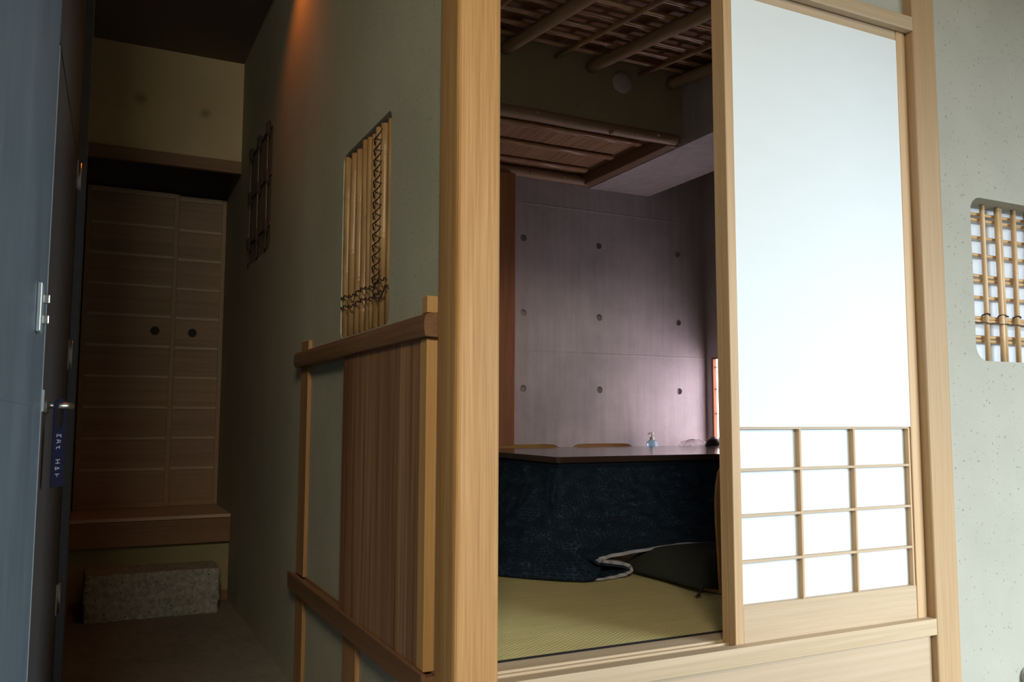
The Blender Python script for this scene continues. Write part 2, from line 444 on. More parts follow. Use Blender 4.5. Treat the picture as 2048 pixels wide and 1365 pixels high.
# tea room inside
YB = 4.5
holes = []
zc = (2.131, 1.675, 1.2225)
xc = (2.302, 2.836, 3.448)
cups = [(x, z+.002*(x-2.3)) for x in xc for z in zc]
holes = [circ(x, z, .021, 16) for x, z in cups]
wb = MB().plate(rect(.85, 4.0, .3, CH), holes, 'Y', YB, YB+.02)
wb = wb.build('wall_back', 'concrete'); struct(wb)
bk = MB().box(.85, 4.0, YB+.0205, YB+.12, .3, CH); bk.build('backing', 'concrete', wb)
# fine shuttering joints
for z in (1.447, 2.347):
    MB().prism([(YB-.0015, z-.004), (YB+.001, z-.007), (YB+.001, z+.007), (YB-.0015, z+.002)], 'X', 2.27, 3.67).build('formwork_seam', 'concrete', wb)
struct(MB().plate(rect(1.955, 4.5, .3, CH), [rect(3.70, 4.445, .55, 1.45)], 'X', 3.67, 3.80).build('wall_inner_right', 'concrete'))
struct(box(2.77, 3.22, 1.955, YB, 2.494, CH).build('ceiling_beam', 'concrete'))
struct(box(.85, 2.77, 3.553, 3.63, 2.545, CH).build('wall_hanging', 'plaster_in'))
struct(box(3.22, 3.67, 1.955, YB, 3.02, 3.10).build('ceiling_recess', 'ceil'))
# tatami underfloor
struct(box(.85, 3.80, 1.955, YB, .30, .378).build('floor_tearoom', 'fascia'))

# sloping ceiling with rods
def zs(y): return 2.88+.12*(y-3.55)
cs = MB().prism([(1.92, zs(1.92)), (3.553, zs(3.553)), (3.553, zs(3.553)+.02), (1.92, zs(1.92)+.02)], 'X', .85, 2.77)
cs = struct(cs.build('ceiling_sloped', 'ceil_board'))
k = 0
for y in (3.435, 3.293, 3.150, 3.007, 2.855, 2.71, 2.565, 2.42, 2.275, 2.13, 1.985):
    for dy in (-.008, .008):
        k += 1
        bamboo((.86, y+dy, zs(y)-.030), (2.76, y+dy, zs(y)-.030), .0078, .33, k).build('bamboo_batten', 'bamboo_y' if y == 2.855 else 'bamboo_dark', cs, smooth=True)  # one pair paler: fresher bamboo, and warm light put into its colour
for x in (.98, 1.475, 1.995, 2.492):
    k += 1
    bamboo((x, 1.93, zs(1.93)-.051), (x, 3.55, zs(3.55)-.051), .0115, .3, k).build('bamboo_rafter', 'bamboo_dark_y', cs, smooth=True)
for x in (1.235, 1.715, 2.197, 2.69):
    k += 1
    log((x, 1.93, zs(1.93)-.066), (x, 3.55, zs(3.55)-.066), .030, k).build('log_rafter', 'log_y', cs, smooth=True)
# low flat ceiling of reeds with paired bamboo
cl = struct(box(.85, 2.70, 3.63, YB, 2.566, 2.58).build('ceiling_low', 'reed'))
for y in (3.785, 4.062, 4.345):
    for dy in (-.011, .011):
        k += 1
        bamboo((.86, y+dy, 2.552), (2.652, y+dy, 2.552), .0105, .30, k).build('bamboo_batten', 'bamboo_dark', cl, smooth=True)
struct(box(2.70, 2.768, 3.60, YB, 2.497, 2.60).build('trim_1', 'fascia', bevel=.004))
o = log((.86, 3.575, 2.524), (2.735, 3.575, 2.524), .031, 3, [(.55, (0, -1, .25)), (.86, (0, -1, -.3)), (.78, (0, -.6, -1)), (.93, (0, -1, .2))]).build('edge_log', 'log_x', smooth=True)
tag(o, 'peeled round log with knots along bottom of the hanging plaster wall', 'log')
o = log((.86, 4.468, 2.522), (2.735, 4.468, 2.522), .027, 8, [(.78, (0, -1, -.2)), (.9, (0, -1, .1))]).build('edge_log', 'log_x', smooth=True)
tag(o, 'thinner peeled log where the low reed ceiling meets the concrete wall', 'log')
o = box(2.085, 2.205, 4.41, YB-.003, ZT, 2.494).build('alcove_pillar', 'innerpost', bevel=.006)
tag(o, 'reddish brown square wooden pillar standing against the concrete back wall', 'pillar')

# round cover on the hanging wall
t = thing('round_cover', 'round white plastic cover fixed on the dark hanging wall under the bamboo ceiling', 'vent', (2.38, 3.553, 2.765))
MB().lathe([(.058, -.0005), (.058, -.010), (.054, -.016), (.02, -.019), (.001, -.019)], (2.38, 3.553, 2.765), 'Y', 32).build('cover_plate', 'vent', t, smooth=True)
MB().lathe([(.010, -.0185), (.010, -.023), (.001, -.023)], (2.385, 3.553, 2.748), 'Y', 16).build('knob', 'vent', t)

# ------------------------------------------------------------------ timber frame of the doorway
o = box(.748, .862, 1.8, 1.925, 0, CH).build('corner_post', 'post', bevel=.014, seg=4)
tag(o, 'thick square cedar post at the outer corner, left of the open doorway', 'post')
o = box(2.333, 2.440, 1.8, 1.925, 0, CH).build('door_post', 'post_pale', bevel=.008, seg=3)
tag(o, 'thick square wooden post between the white shoji and the plaster wall', 'post')
lt = MB().box(.862, 2.333, 1.8, 1.827, 2.300, 2.347).box(.862, 2.333, 1.827, 1.93, 2.312, 2.347)
o = lt.build('lintel', 'frame_x', bevel=.003); tag(o, 'level wooden lintel above the shoji running into the right post', 'lintel')
# grooved sill
zt = .446; g = .006
prof = [(1.8, .398), (1.8, zt), (1.829, zt), (1.829, zt-g), (1.859, zt-g), (1.859, zt), (1.8603, zt), (1.8603, zt-g), (1.8882, zt-g), (1.8882, zt), (1.953, zt), (1.953, .398)]
o = MB().prism(prof, 'X', .862, 2.332).build('door_sill', 'sill_x', bevel=.0012, seg=1)
tag(o, 'pale grooved wooden sill under the doorway and shoji', 'sill')
o = box(.862, 2.332, 1.822, 1.85, 0, .397).build('apron_board', 'apron', bevel=.002)
tag(o, 'broad honey coloured board under the door sill', 'board')

# ------------------------------------------------------------------ shoji
def shoji(label, y0, x0, x1, zb, ztop, detail):
    th = .027; y1 = y0+th
    t = thing('shoji_door', label, 'sliding door', ((x0+x1)/2, y0+th/2, zb))
    sw = .030; sr = .041
    box(x0, x0+sw, y0, y1, zb, ztop).build('stile', 'frame_v', t, bevel=.0015, seg=1)
    box(x1-sr, x1, y0, y1, zb, ztop).build('stile', 'frame_v', t, bevel=.0015, seg=1)
    box(x0+sw, x1-sr, y0+.002, y1-.002, zb, zb+.103).build('bottom_rail', 'frame_x', t, bevel=.0015, seg=1)
    box(x0+sw, x1-sr, y0+.002, y1-.002, ztop-.04, ztop).build('top_rail', 'frame_x', t, bevel=.0015, seg=1)
    zmid = 1.026
    box(x0+sw, x1-sr, y0+.0015, y0+.004, zmid, ztop-.04).build('upper_paper', 'paper', t)
    box(x0+sw, x1-sr, y1-.006, y1-.004, zb+.103, zmid).build('lower_paper', 'paper', t)
    if detail:
        box(x0+sw, x1-sr, y0+.006, y0+.012, zmid-.006, zmid).build('crossbar', 'frame_x', t)
        for z in (.908, .783, .659):
            box(x0+sw, x1-sr, y0+.005, y1-.0065, z-.0035, z+.0035).build('crossbar', 'frame_x', t)
        for x in (1.832, 2.047, 2.284):
            box(x-.0035, x+.0035, y0+.0045, y1-.0065, zb+.103, zmid-.006).build('upright_bar', 'frame_v', t)
    return t
shoji('white shoji door with paper above and three by four lattice below', 1.8305, 1.577, 2.330, .4405, 2.311, True)
shoji('second shoji door slid behind the front one, only its edge showing', 1.8605, 1.5795, 2.327, .4405, 2.311, False)

# ------------------------------------------------------------------ bamboo lattice in the front wall
t = thing('bamboo_lattice', 'pale bamboo lattice in the round-cornered opening of the pale plaster wall', 'lattice', (2.92, 1.92, 1.25))
k = 100
for x, r, y in ((2.800, .0085, 1.913), (2.882, .0095, 1.913), (2.9005, .0075, 1.915), (2.970, .009, 1.913), (3.047, .009, 1.913), (3.122, .009, 1.913)):
    k += 1
    bamboo((x-.004, y, 1.247), (x, y, 1.803), r, .34, k).build('upright_bar', 'bamboo_pale_z', t, smooth=True)
for z in (1.775, 1.753, 1.690, 1.627, 1.553, 1.536, 1.476, 1.404, 1.392, 1.336, 1.3215):
    k += 1
    bamboo((2.63, 1.931, z), (3.21, 1.931, z+.002), .0062, .26, k, 8).build('level_bar', 'bamboo_pale_x', t, smooth=True)
for x in (2.797, 2.890, 2.967, 3.044, 3.119):
    r = .014 if x == 2.890 else .0105
    r2_ = r+.007 if x == 2.89 else r
    pts = [(x+r2_*math.cos(a), 1.914+.0135*math.sin(a), 1.414+.003*math.sin(2*a)) for a in (2*PI*i/14 for i in range(14))]
    MB().tube(pts, .0022, 6, True).build('lashing', 'cord', t, smooth=True)
MB().tube([(2.635+.02*i, 1.902+.002*math.sin(i*1.7), 1.383+.002*math.sin(i*2.1)) for i in range(29)], .002, 6).build('lashing', 'cord', t, smooth=True)
o = box(2.60, 3.25, 1.9575, 1.962, 1.20, 1.85).build('paper_screen', 'paper_thin')
tag(o, 'white paper screen behind the bamboo lattice in the pale plaster wall', 'screen')

# chrome ring low on the front wall
t = thing('ring_fitting', 'small round chrome fitting low on the pale plaster wall', 'fitting', (2.828, 1.85, .198))
MB().lathe([(.036, -.0005), (.036, -.006), (.032, -.009), (.001, -.009)], (2.828, 1.85, .198), 'Y', 28).build('plate', 'chrome', t, smooth=False)
MB().tube([(2.828+.033*math.cos(a), 1.837, .198+.033*math.sin(a)) for a in (2*PI*i/32 for i in range(32))], .0055, 8, True).build('ring', 'chrome', t, smooth=True)
MB().lathe([(.017, -.0085), (.017, -.010), (.001, -.010)], (2.828, 1.85, .198), 'Y', 20).build('centre', 'black', t)

# ------------------------------------------------------------------ bamboo window in the side wall
t = thing('bamboo_lattice', 'upright bamboo bars laced with dark vine in the side wall opening', 'lattice', (.80, 2.6, 1.32))
for i, y in enumerate((2.845, 2.773, 2.700, 2.637, 2.583, 2.538, 2.496, 2.443, 2.372)):
    k += 1
    r = .0155 if i < 4 else .0145
    bamboo((.776, y+.004, 1.322), (.776, y-.004*(i % 2), 1.948-.006*(i % 3)), r, .30, k).build('upright_bar', 'bamboo_z', t, smooth=True)
for z in (1.42, 1.50, 1.585, 1.665, 1.745, 1.825, 1.90):
    k += 1
    bamboo((.806, 2.31, z), (.806, 2.89, z), .0085, .26, k, 8).build('level_bar', 'bamboo_y', t, smooth=True)
def lace(z0, amp):
    pts = []
    for i in range(120):
        y = 2.36+.50*i/119
        pts.append((.7585+.0012*math.cos(i*.9), y, z0+amp*(1 if math.sin(i*.55) > 0 else -1)+.004*math.sin(i*.13)))
    return MB().tube(pts, .0020, 6)
lace(1.452, .003).build('lashing', 'cord', t, smooth=True)
lace(1.418, .003).build('lashing', 'cord', t, smooth=True)
for i in range(14):
    z = 1.475+i*.0335
    pts = [(.766, 2.517, z-.010), (.7595, 2.506, z), (.7585, 2.492, z+.001), (.7600, 2.470, z+.002), (.7585, 2.446, z+.003), (.7615, 2.432, z+.014)]
    MB().tube(pts, .0021, 6).build('lashing', 'cord', t, smooth=True)
MB().tube([(.7605, 2.428, 1.475), (.7595, 2.455, 1.455), (.760, 2.50, 1.435), (.7595, 2.46, 1.41), (.7605, 2.42, 1.40), (.760, 2.37, 1.435), (.7605, 2.345, 1.43)], .0021, 6).build('lashing', 'cord', t, smooth=True)
o = box(.852, .856, 2.28, 2.92, 1.27, 2.0).build('paper_screen', 'paper_thin')
tag(o, 'paper screen behind the laced bamboo bars of the side wall', 'screen')
# far lattice window in the corridor
t = thing('bamboo_lattice', 'small dark bamboo lattice high on the side wall near the corridor end', 'lattice', (.80, 4.55, 1.88))
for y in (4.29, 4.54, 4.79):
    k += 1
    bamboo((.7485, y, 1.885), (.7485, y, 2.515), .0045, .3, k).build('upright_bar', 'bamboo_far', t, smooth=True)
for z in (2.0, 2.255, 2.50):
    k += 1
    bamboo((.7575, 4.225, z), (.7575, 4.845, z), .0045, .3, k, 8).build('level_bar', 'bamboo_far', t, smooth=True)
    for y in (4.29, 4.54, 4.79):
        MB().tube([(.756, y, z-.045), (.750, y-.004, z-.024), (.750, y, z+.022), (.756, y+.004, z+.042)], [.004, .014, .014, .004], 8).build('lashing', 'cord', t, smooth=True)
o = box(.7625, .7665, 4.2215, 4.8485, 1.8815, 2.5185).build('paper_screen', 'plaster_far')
tag(o, 'brown paper screen behind the lattice near the corridor end', 'screen')

# ------------------------------------------------------------------ crawl-in entrance on the side wall
t = thing('door_track', 'wooden track of two rails and upright strips round the plank hatch', 'door frame', (.75, 2.65, 0))
capp = [(.722, 1.246), (.7185, 1.262), (.7185, 1.286), (.7235, 1.302), (.757, 1.306), (.757, 1.244)]
MB().prism(capp, 'Y', 1.930, 3.405).build('upper_rail', 'rail_y', t, bevel=.0015, seg=1)
lowp = [(.722, .388), (.720, .45), (.732, .45), (.732, .442), (.7535, .442), (.7535, .45), (.7595, .45), (.7595, .388)]
MB().prism(lowp, 'Y', 1.928, 3.43).build('lower_rail', 'rail_y', t, bevel=.001, seg=1)
box(.744, .7597, 3.265, 3.385, 0, .388).build('strip', 'strip_z', t, bevel=.002)
box(.744, .7597, 3.265, 3.385, .45, 1.244).build('strip', 'strip_z', t, bevel=.002)
box(.744, .7597, 3.265, 3.385, 1.306, 1.345).build('strip', 'strip_z', t, bevel=.002)
box(.744, .7597, 2.555, 2.70, 0, .388).build('strip', 'strip_z', t, bevel=.002)
box(.731, .7597, 1.945, 1.992, .45, 1.244).build('strip', 'strip_light', t, bevel=.002)
box(.731, .7597, 1.945, 1.992, 0, .388).build('strip', 'strip_light', t, bevel=.002)
box(.731, .7597, 1.945, 1.982, 1.306, 1.348).build('strip', 'strip_light', t, bevel=.002)
o = box(.7335, .7525, 1.998, 2.715, .4425, 1.246).build('plank_hatch', 'planks', bevel=.002)
tag(o, 'small sliding hatch of old upright planks low on the side wall', 'sliding door')

# ------------------------------------------------------------------ corridor end
o = box(LX2, .7595, 5.195, 5.229, 2.500, 2.575).build('lintel_beam', 'endbeam', bevel=.004)
tag(o, 'brown wooden beam across the top of the dark corridor opening', 'beam')
o = box(LX2, .7595, 5.19, 5.239, .335, .47).build('step_beam', 'endbeam', bevel=.004)
tag(o, 'dark wooden step beam under the corridor doors above the stone', 'beam')
o = box(LX2, .7595, 5.195, 5.86, .472, .492).build('step_board', 'door_batten', bevel=.003)
tag(o, 'pale threshold board in front of the corridor sliding doors', 'board')
def wdoor(label, x0, x1, y, pullx):
    t = thing('sliding_door', label, 'sliding door', ((x0+x1)/2, y, .494))
    box(x0, x1, y, y+.012, .494, 2.47).build('panel', 'door_board', t)
    for a in (x0, x1-.028): box(a, a+.028, y-.010, y, .494, 2.47).build('stile', 'door_frame', t, bevel=.002)
    box(x0+.028, x1-.028, y-.009, y, .494, .52).build('bottom_rail', 'door_frame', t)
    box(x0+.028, x1-.028, y-.009, y, 2.44, 2.47).build('top_rail', 'door_batten', t)
    for i in range(9):
        z = .726+.190*i
        box(x0+.028, x1-.028, y-.008, y, z-.008, z+.008).build('batten', 'door_batten', t)
    MB().lathe([(.026, -.011), (.026, -.0005), (.001, -.0005)], (pullx, y-.0005, 1.586), 'Y', 24).build('finger_pull', 'black', t)
    return t
wdoor('left wooden sliding door with level battens at the corridor end', -.066, .464, 5.752, .348)
wdoor('right wooden sliding door partly hidden by the side wall at corridor end', .440, .758, 5.790, .572)

# rough stone step
bm = bmesh.new()
bmesh.ops.create_cube(bm, size=1)
bmesh.ops.subdivide_edges(bm, edges=list(bm.edges), cuts=28, use_grid_fill=True)
for v in bm.verts:
    x, y, z = v.co; p = Vector((x*.655, y*.27, z*.238))
    top = max(0, (z-.40)/.1)
    w = noise.noise(p*14)*.010 + noise.noise(p*38)*.007 + noise.noise(p*80)*.003
    d = Vector((x if abs(x) > .49 else 0, y if abs(y) > .49 else 0, z if z > .49 else 0))
    if d.length: p += d.normalized()*w*(.35 if z > .49 else 1.0)
    k2 = sum(abs(c) > .49 for c in (x, y, z))
    if k2 >= 2: p *= .985
    p.x += .02*(.5-z)*(1 if x > 0 else .0)*0
    v.co = p + Vector((.343, 5.035, .119))
    if z < -.49: v.co.z = 0
mb = MB(); mb.bm.free(); mb.bm = bm
o = mb.build('stepping_stone', 'stone', smooth=True)
tag(o, 'rough rectangular stone block used as a step at the corridor end', 'stone')

# ------------------------------------------------------------------ dark door on the left
ang = math.atan2(LX2-LX, LY1-LY0)
t = thing('metal_door', 'tall dark metal door along the left wall with a lever handle', 'door', (LX, LY0, 0), -ang)
DW = LY1-LY0
def dbuild(m, n, mat, par=t, **k): return m.build(n, mat, par, shift=False, **k)
dbuild(MB().box(-.045, 0, .012, DW, .012, 1.935), 'leaf', 'door_shaded_wall')
dbuild(MB().box(-.046, .0012, .004, .0115, .012, 1.935), 'edge_strip', 'edge')
for z in (1.89, 1.26, .44):
    h = dbuild(MB().tube([(.008, DW+.004, z-.05), (.008, DW+.004, z+.05)], .005, 12), 'hinge', 'steel', smooth=True)
    MB().box(.0005, .003, DW-.035, DW-.004, z-.05, z+.05).build('hinge_leaf', 'steel', h, shift=False)
lv = dbuild(MB().lathe([(.021, .0008), (.021, .008), (.017, .011), (.001, .011)], (0, .085, 1.075), 'X', 24), 'lever_handle', 'steel', smooth=False)
MB().tube([(.008, .085, 1.075), (.030, .085, 1.075), (.046, .088, 1.075), (.054, .10, 1.075), (.056, .13, 1.0745), (.055, .20, 1.073)], [.0075, .0075, .0085, .009, .0085, .005], 12).build('grip', 'steel', lv, smooth=True, shift=False)
dbuild(MB().box(.0005, .004, .012, .040, 1.085-.024, 1.085+.026), 'latch_plate', 'edge')
jm = MB().box(LX2-.03, LX2+.028, LY1+.060, LY1+.11, 0, CH)
struct(jm.build('trim_2', 'metalframe', bevel=.004))

# hanging door tag
hx, hy, hz = -.0625, LY0+.082, 1.0
a = math.radians(58)
t = thing('door_hanger', 'navy door hanger with white writing hanging on the lever handle', 'door tag', (hx, hy, hz), a-PI/2*0)
def hz_outline():
    pts = []
    w = .024
    for i in range(13):
        q = PI*i/12; pts.append((w*math.cos(q), .070+.024*math.sin(q)))
    pts += [(-w, -.118), (w, -.118)]
    return pts
hole = [(.012*math.cos(2*PI*i/20), .048+.030*math.sin(2*PI*i/20)) for i in range(20)]
MB().plate(hz_outline(), [hole], 'Y', -.0008, .0008).build('card', 'navy', t, shift=False)
# vertical white characters
def strokes(segs, cx, cz, s):
    for (x0, z0, x1, z1) in segs:
        MB().tube([(cx+x0*s, -.0012, cz+z0*s), (cx+x1*s, -.0012, cz+z1*s)], .0011, 5).build('lettering', 'lettering', t, shift=False)
G = [[(-1, 0, 1, 0), (-1, -.5, -1, .5), (1, -.6, 1, .4), (0, 0, 0, .5)],
     [(-1, -.5, 1, -.2), (-1, .5, 1, .2), (-.3, -.3, -.3, .4)],
     [(-1, 0, .6, 0), (.6, -.5, .6, .5), (-1, -.5, -.6, 0)],
     [(-1, -.5, 1, -.5), (-1, .5, 1, .5), (0, -.5, 0, .5)],
     [(-1, -.4, -1, .4), (-1, .4, 1, 0), (1, 0, -1, -.4)],
     [(-1, .3, 1, .3), (0, .3, 0, -.5)]]
for i, z in enumerate((.004, -.010, -.024, -.058, -.074, -.090)):
    strokes(G[i], -.002, z, .008)

# switch plate on the wall before the door
t = thing('switch_plate', 'slim steel plate with two knobs on the dark left wall', 'switch', (LX, 1.90, 1.26))
box(LX+.0005, LX+.009, 1.865, 1.935, 1.213, 1.309).build('plate', 'edge', t, bevel=.002)
for z in (1.282, 1.241): box(LX+.009, LX+.021, 1.91, 1.93, z-.009, z+.009).build('knob', 'steel', t, bevel=.002)

# warm downlight over the corridor, just above the picture
t = thing('ceiling_downlight', 'small warm ceiling lamp above the side wall', 'lamp', (.60, 3.60, CH))
MB().lathe([(.045, -.001), (.045, -.04), (.038, -.04), (.036, -.012), (.001, -.012)], (.60, 3.60, CH), 'Z', 24).build('housing', 'black', t)
MB().lathe([(.030, -.013), (.030, -.020), (.001, -.022)], (.60, 3.60, CH), 'Z', 20).build('bulb', 'lamp', t)

t = thing('fill_panel', 'added square panel for the warm fill light behind the viewer', 'lamp', (-.70, -1.65, CH))  # unseen housing added for the warm fill light on the side wall
box(-1.15, -.25, -2.1, -1.2, CH-.03, CH-.001).build('housing', 'rearwall', t, bevel=.004)
# ------------------------------------------------------------------ tatami
def mat_(x0, x1, y0, y1, label):
    t = thing('tatami_mat', label, 'tatami mat', ((x0+x1)/2, (y0+y1)/2, .378), group=None)
    box(x0, x1, y0+.045, y1-.016, .3785, ZT).build('rush_mat', 'tatami', t)
    box(x0, x1, y0, y0+.0448, .3785, ZT+.0008).build('border', 'border', t)
    box(x0, x1, y1-.0158, y1, .3785, ZT+.0008).build('border', 'border', t)
mat_(.862, 3.66, 1.9545, 3.06, 'green rush tatami mat just inside the doorway sill')
mat_(.862, 3.66, 3.061, 4.498, 'tatami mat under the low table')

# ------------------------------------------------------------------ kotatsu table
TX0, TX1, TY0, TY1, TZ = 1.75, 3.35, 3.107, 4.13, .887
t = thing('low_table', 'low wooden table with a reddish brown top over a navy quilt', 'table', ((TX0+TX1)/2, (TY0+TY1)/2, ZT))
MB().prism(rrect(TX0, TX1, TY0, TY1, .02), 'Z', TZ-.026, TZ).build('tabletop', 'tabletop', t, bevel=.003)
box(TX0+.14, TX1-.14, TY0+.14, TY1-.14, TZ-.095, TZ-.047).build('frame', 'fascia', t)
for x in (TX0+.14, TX1-.20):
    for y in (TY0+.14, TY1-.20): box(x, x+.06, y, y+.06, ZT+.001, TZ-.095).build('leg', 'fascia', t, bevel=.004)

# quilt: spread from under the top, falling to the mats
st = [ # top x,y, hem x,y,z, belly
 ((1.80, 4.10), (1.46, 4.14, .505), .5), ((1.77, 3.9), (1.40, 3.92, .468), .5), ((1.765, 3.6), (1.37, 3.55, .462), .5), ((1.765, 3.35), (1.385, 3.25, .462), .5), ((1.765, 3.24), (1.425, 3.06, .462), .5),
 ((1.765, 3.17), (1.53, 2.915, .462), .5), ((1.766, 3.13), (1.655, 2.79, .462), .5), ((1.775, 3.122), (1.715, 2.775, .463), .5),
 ((1.80, 3.122), (1.755, 2.80, .475), .45), ((1.84, 3.122), (1.79, 2.835, .505), .4), ((1.90, 3.122), (1.86, 2.86, .535), .4),
 ((2.0, 3.122), (1.97, 2.86, .555), .45),
 ((2.15, 3.122), (2.12, 2.865, .562), .5), ((2.4, 3.122), (2.4, 2.87, .556), .5), ((2.75, 3.122), (2.75, 2.88, .55), .5), ((3.1, 3.122), (3.12, 2.87, .47), .5),
 ((3.32, 3.125), (3.44, 2.92, .465), .5), ((3.335, 3.2), (3.50, 3.15, .47), .5), ((3.335, 3.5), (3.53, 3.5, .47), .5), ((3.335, 3.68), (3.42, 3.68, .52), .5), ((3.335, 4.1), (3.38, 4.12, .55), .5)]
def cr(a, b, c, d, t): return .5*((2*b)+(c-a)*t+(2*a-5*b+4*c-d)*t*t+(3*b-a-3*c+d)*t**3)
NU, NV = 14, 30
cols = []
for i in range(len(st)-1):
    for j in range(NU):
        tt = j/NU
        q = [st[max(0, min(len(st)-1, i+o))] for o in (-1, 0, 1, 2)]
        T = [cr(*[p[0][c] for p in q], tt) for c in (0, 1)]
        H = [cr(*[p[1][c] for p in q], tt) for c in (0, 1, 2)]
        cols.append((T, H))
grid = []
arc = 0
# smoothed hem so that the S-fold at the corner fades out towards the table
sm = []
for i in range(len(cols)):
    a, b = max(0, i-40), min(len(cols), i+41)
    sm.append([sum(cols[j][1][c] for j in range(a, b))/(b-a) for c in (0, 1, 2)])
for i, (T, H) in enumerate(cols):
    row = []
    if i: arc += math.hypot(T[0]-cols[i-1][0][0], T[1]-cols[i-1][0][1])*.6+math.hypot(H[0]-cols[i-1][1][0], H[1]-cols[i-1][1][1])*.4
    for j in range(NV+1):
        v = j/NV
        w = max(0, (v-.55)/.45)**1.3
        hx = sm[i][0]*(1-w)+H[0]*w; hy = sm[i][1]*(1-w)+H[1]*w; hzz = sm[i][2]*(1-w)+H[2]*w
        hor = v**1.7; ver = 1-(1-v)**1.12 if v < 1 else 1
        x = T[0]+(hx-T[0])*hor; y = T[1]+(hy-T[1])*hor; z = (TZ-.043)+(hzz-(TZ-.043))*ver
        n1 = noise.noise(Vector((arc*5, v*2.2, 3))); n2 = noise.noise(Vector((arc*14, v*7, 8))); n3 = noise.noise(Vector((arc*28, v*16, 1)))
        amp = math.sin(PI*min(1, v*1.0))**.6 if v < .93 else .35
        d = Vector((hx-T[0], hy-T[1], 0)); d = d.normalized() if d.length > 1e-6 else Vector((0, -1, 0))
        off = (.030*n1+.018*n2+.006*n3)*amp
        # padded roll just above the hem
        off += .014*math.exp(-((v-.90)/.05)**2) - .012*math.exp(-((v-.80)/.035)**2)
        p = Vector((x, y, z))+d*off
        row.append((p, (arc, v*.62)))
    grid.append(row)
def grid_mesh(pos, uvs, name, mat, parent, flip=False):
    me = bpy.data.meshes.new(name); nv = len(pos[0]); verts = [p for r in pos for p in r]; faces = []
    for i in range(len(pos)-1):
        for j in range(nv-1):
            q = (i*nv+j, (i+1)*nv+j, (i+1)*nv+j+1, i*nv+j+1)
            faces.append(q[::-1] if flip else q)
    off = parent.location if parent else Vector((0, 0, 0))
    me.from_pydata([tuple(v-off) for v in verts], [], faces)
    ul = me.uv_layers.new(name='UVMap'); flat = [u for r in uvs for u in r]
    for l in me.loops: ul.data[l.index].uv = flat[l.vertex_index]
    for p in me.polygons: p.use_smooth = True
    me.materials.append(M[mat]); o = bpy.data.objects.new(name, me); COL.objects.link(o); o.parent = parent
    return o
P = [[c[0] for c in r] for r in grid]; U = [[c[1] for c in r] for r in grid]
nu, nv = len(P), NV+1
Nn = []
for i in range(nu):
    r = []
    for j in range(nv):
        du = P[min(nu-1, i+1)][j]-P[max(0, i-1)][j]; dv = P[i][min(nv-1, j+1)]-P[i][max(0, j-1)]
        n = dv.cross(du); n = n.normalized() if n.length > 1e-9 else Vector((0, 0, 1)); r.append(n)
    Nn.append(r)
# make the normals point away from the table
c0 = Vector((2.4, 3.6, .5))
sgn = 1 if sum(Nn[i][20].dot(P[i][20]-c0) for i in range(0, nu, 5)) > 0 else -1
TH = .024
Q = [[P[i][j]-Nn[i][j]*sgn*TH*min(1, .25+j/8) for j in range(nv)] for i in range(nu)]
for r in Q:
    for p in r: p.z = max(p.z, ZT+.003)
for r in P:
    for p in r: p.z = max(p.z, ZT+.004)
t = thing('quilt', 'thick navy patterned quilt hanging from under the low table', 'quilt', (2.4, 3.5, ZT))

# the outer cloth turns round the hem, the lining is inside
PO = []
for i in range(nu):
    a, b = P[i][-1], Q[i][-1]; dn = (P[i][-1]-P[i][-3]).normalized()
    PO.append(P[i]+[a.lerp(b, q)+dn*.010*math.sin(PI*q) for q in (.2, .4, .6, .8, 1)])
for r_ in PO:
    for p in r_: p.z = max(p.z, ZT+.002)
UO = [U[i]+[(U[i][-1][0], U[i][-1][1]+.006*(j+1)) for j in range(5)] for i in range(nu)]
grid_mesh(PO, UO, 'outer_cloth', 'quilt', t)
Q2 = [Q[i][::-1] for i in range(nu)]
U2 = [[(i*.01, j*.02) for j in range(len(Q2[0]))] for i in range(nu)]
grid_mesh(Q2, U2, 'lining', 'lining', t).__setitem__('label', 'grey quilted lining')
# the hem doubles back on itself at the corner: an S of cloth and lining seen end on
key = [(2.32, .546), (2.16, .5525), (2.02, .548), (1.88, .540), (1.79, .529), (1.745, .520), (1.738, .511), (1.765, .503), (1.815, .494), (1.868, .484), (1.890, .470), (1.876, .459), (1.82, .4525), (1.75, .4500), (1.68, .4495)]
cur = []
for i in range(len(key)-1):
    for j in range(8):
        q = [key[max(0, min(len(key)-1, i+o))] for o in (-1, 0, 1, 2)]
        cur.append((cr(*[p[0] for p in q], j/8), cr(*[p[1] for p in q], j/8)))
cur.append(key[-1])
def fold(o0, o1, name, mat, y0=2.79):
    rr = []
    for i, (x, z) in enumerate(cur):
        a, b = cur[max(0, i-1)], cur[min(len(cur)-1, i+1)]
        dx, dz = b[0]-a[0], b[1]-a[1]; L = math.hypot(dx, dz) or 1; nx, nz = dz/L, -dx/L
        tp = min(1, i/26+.12)*(1 if i < len(cur)-18 else .35+.65*(len(cur)-1-i)/18)
        wob = .004*math.sin(i*.9)+.006*math.sin(i*.23)
        ya = y0+wob+.03*max(0, (x-1.9))-.025*max(0, (1.80-x)*6)*(1 if i > 80 else 0)
        yb = 3.02
        pa = (x+nx*o0*tp, z+nz*o0*tp); pb = (x+nx*o1*tp, z+nz*o1*tp)
        rr.append([(pa[0], ya+.003, max(pa[1], ZT+.002)), (pb[0], ya, max(pb[1], ZT+.002)), (pb[0], yb, max(pb[1], ZT+.002)+.012), (pa[0], yb, max(pa[1], ZT+.002)+.012)])
    m_ = MB(); m_.rings(rr)
    return m_.build(name, mat, t, bevel=.003, seg=2)
o_ = fold(.0, .0085, 'hem_fold', 'quilt'); uv = o_.data.uv_layers.new(name='UVMap')
for l in o_.data.loops:
    v_ = o_.data.vertices[l.vertex_index].co; uv.data[l.index].uv = (v_.x+v_.z, v_.y+v_.z)
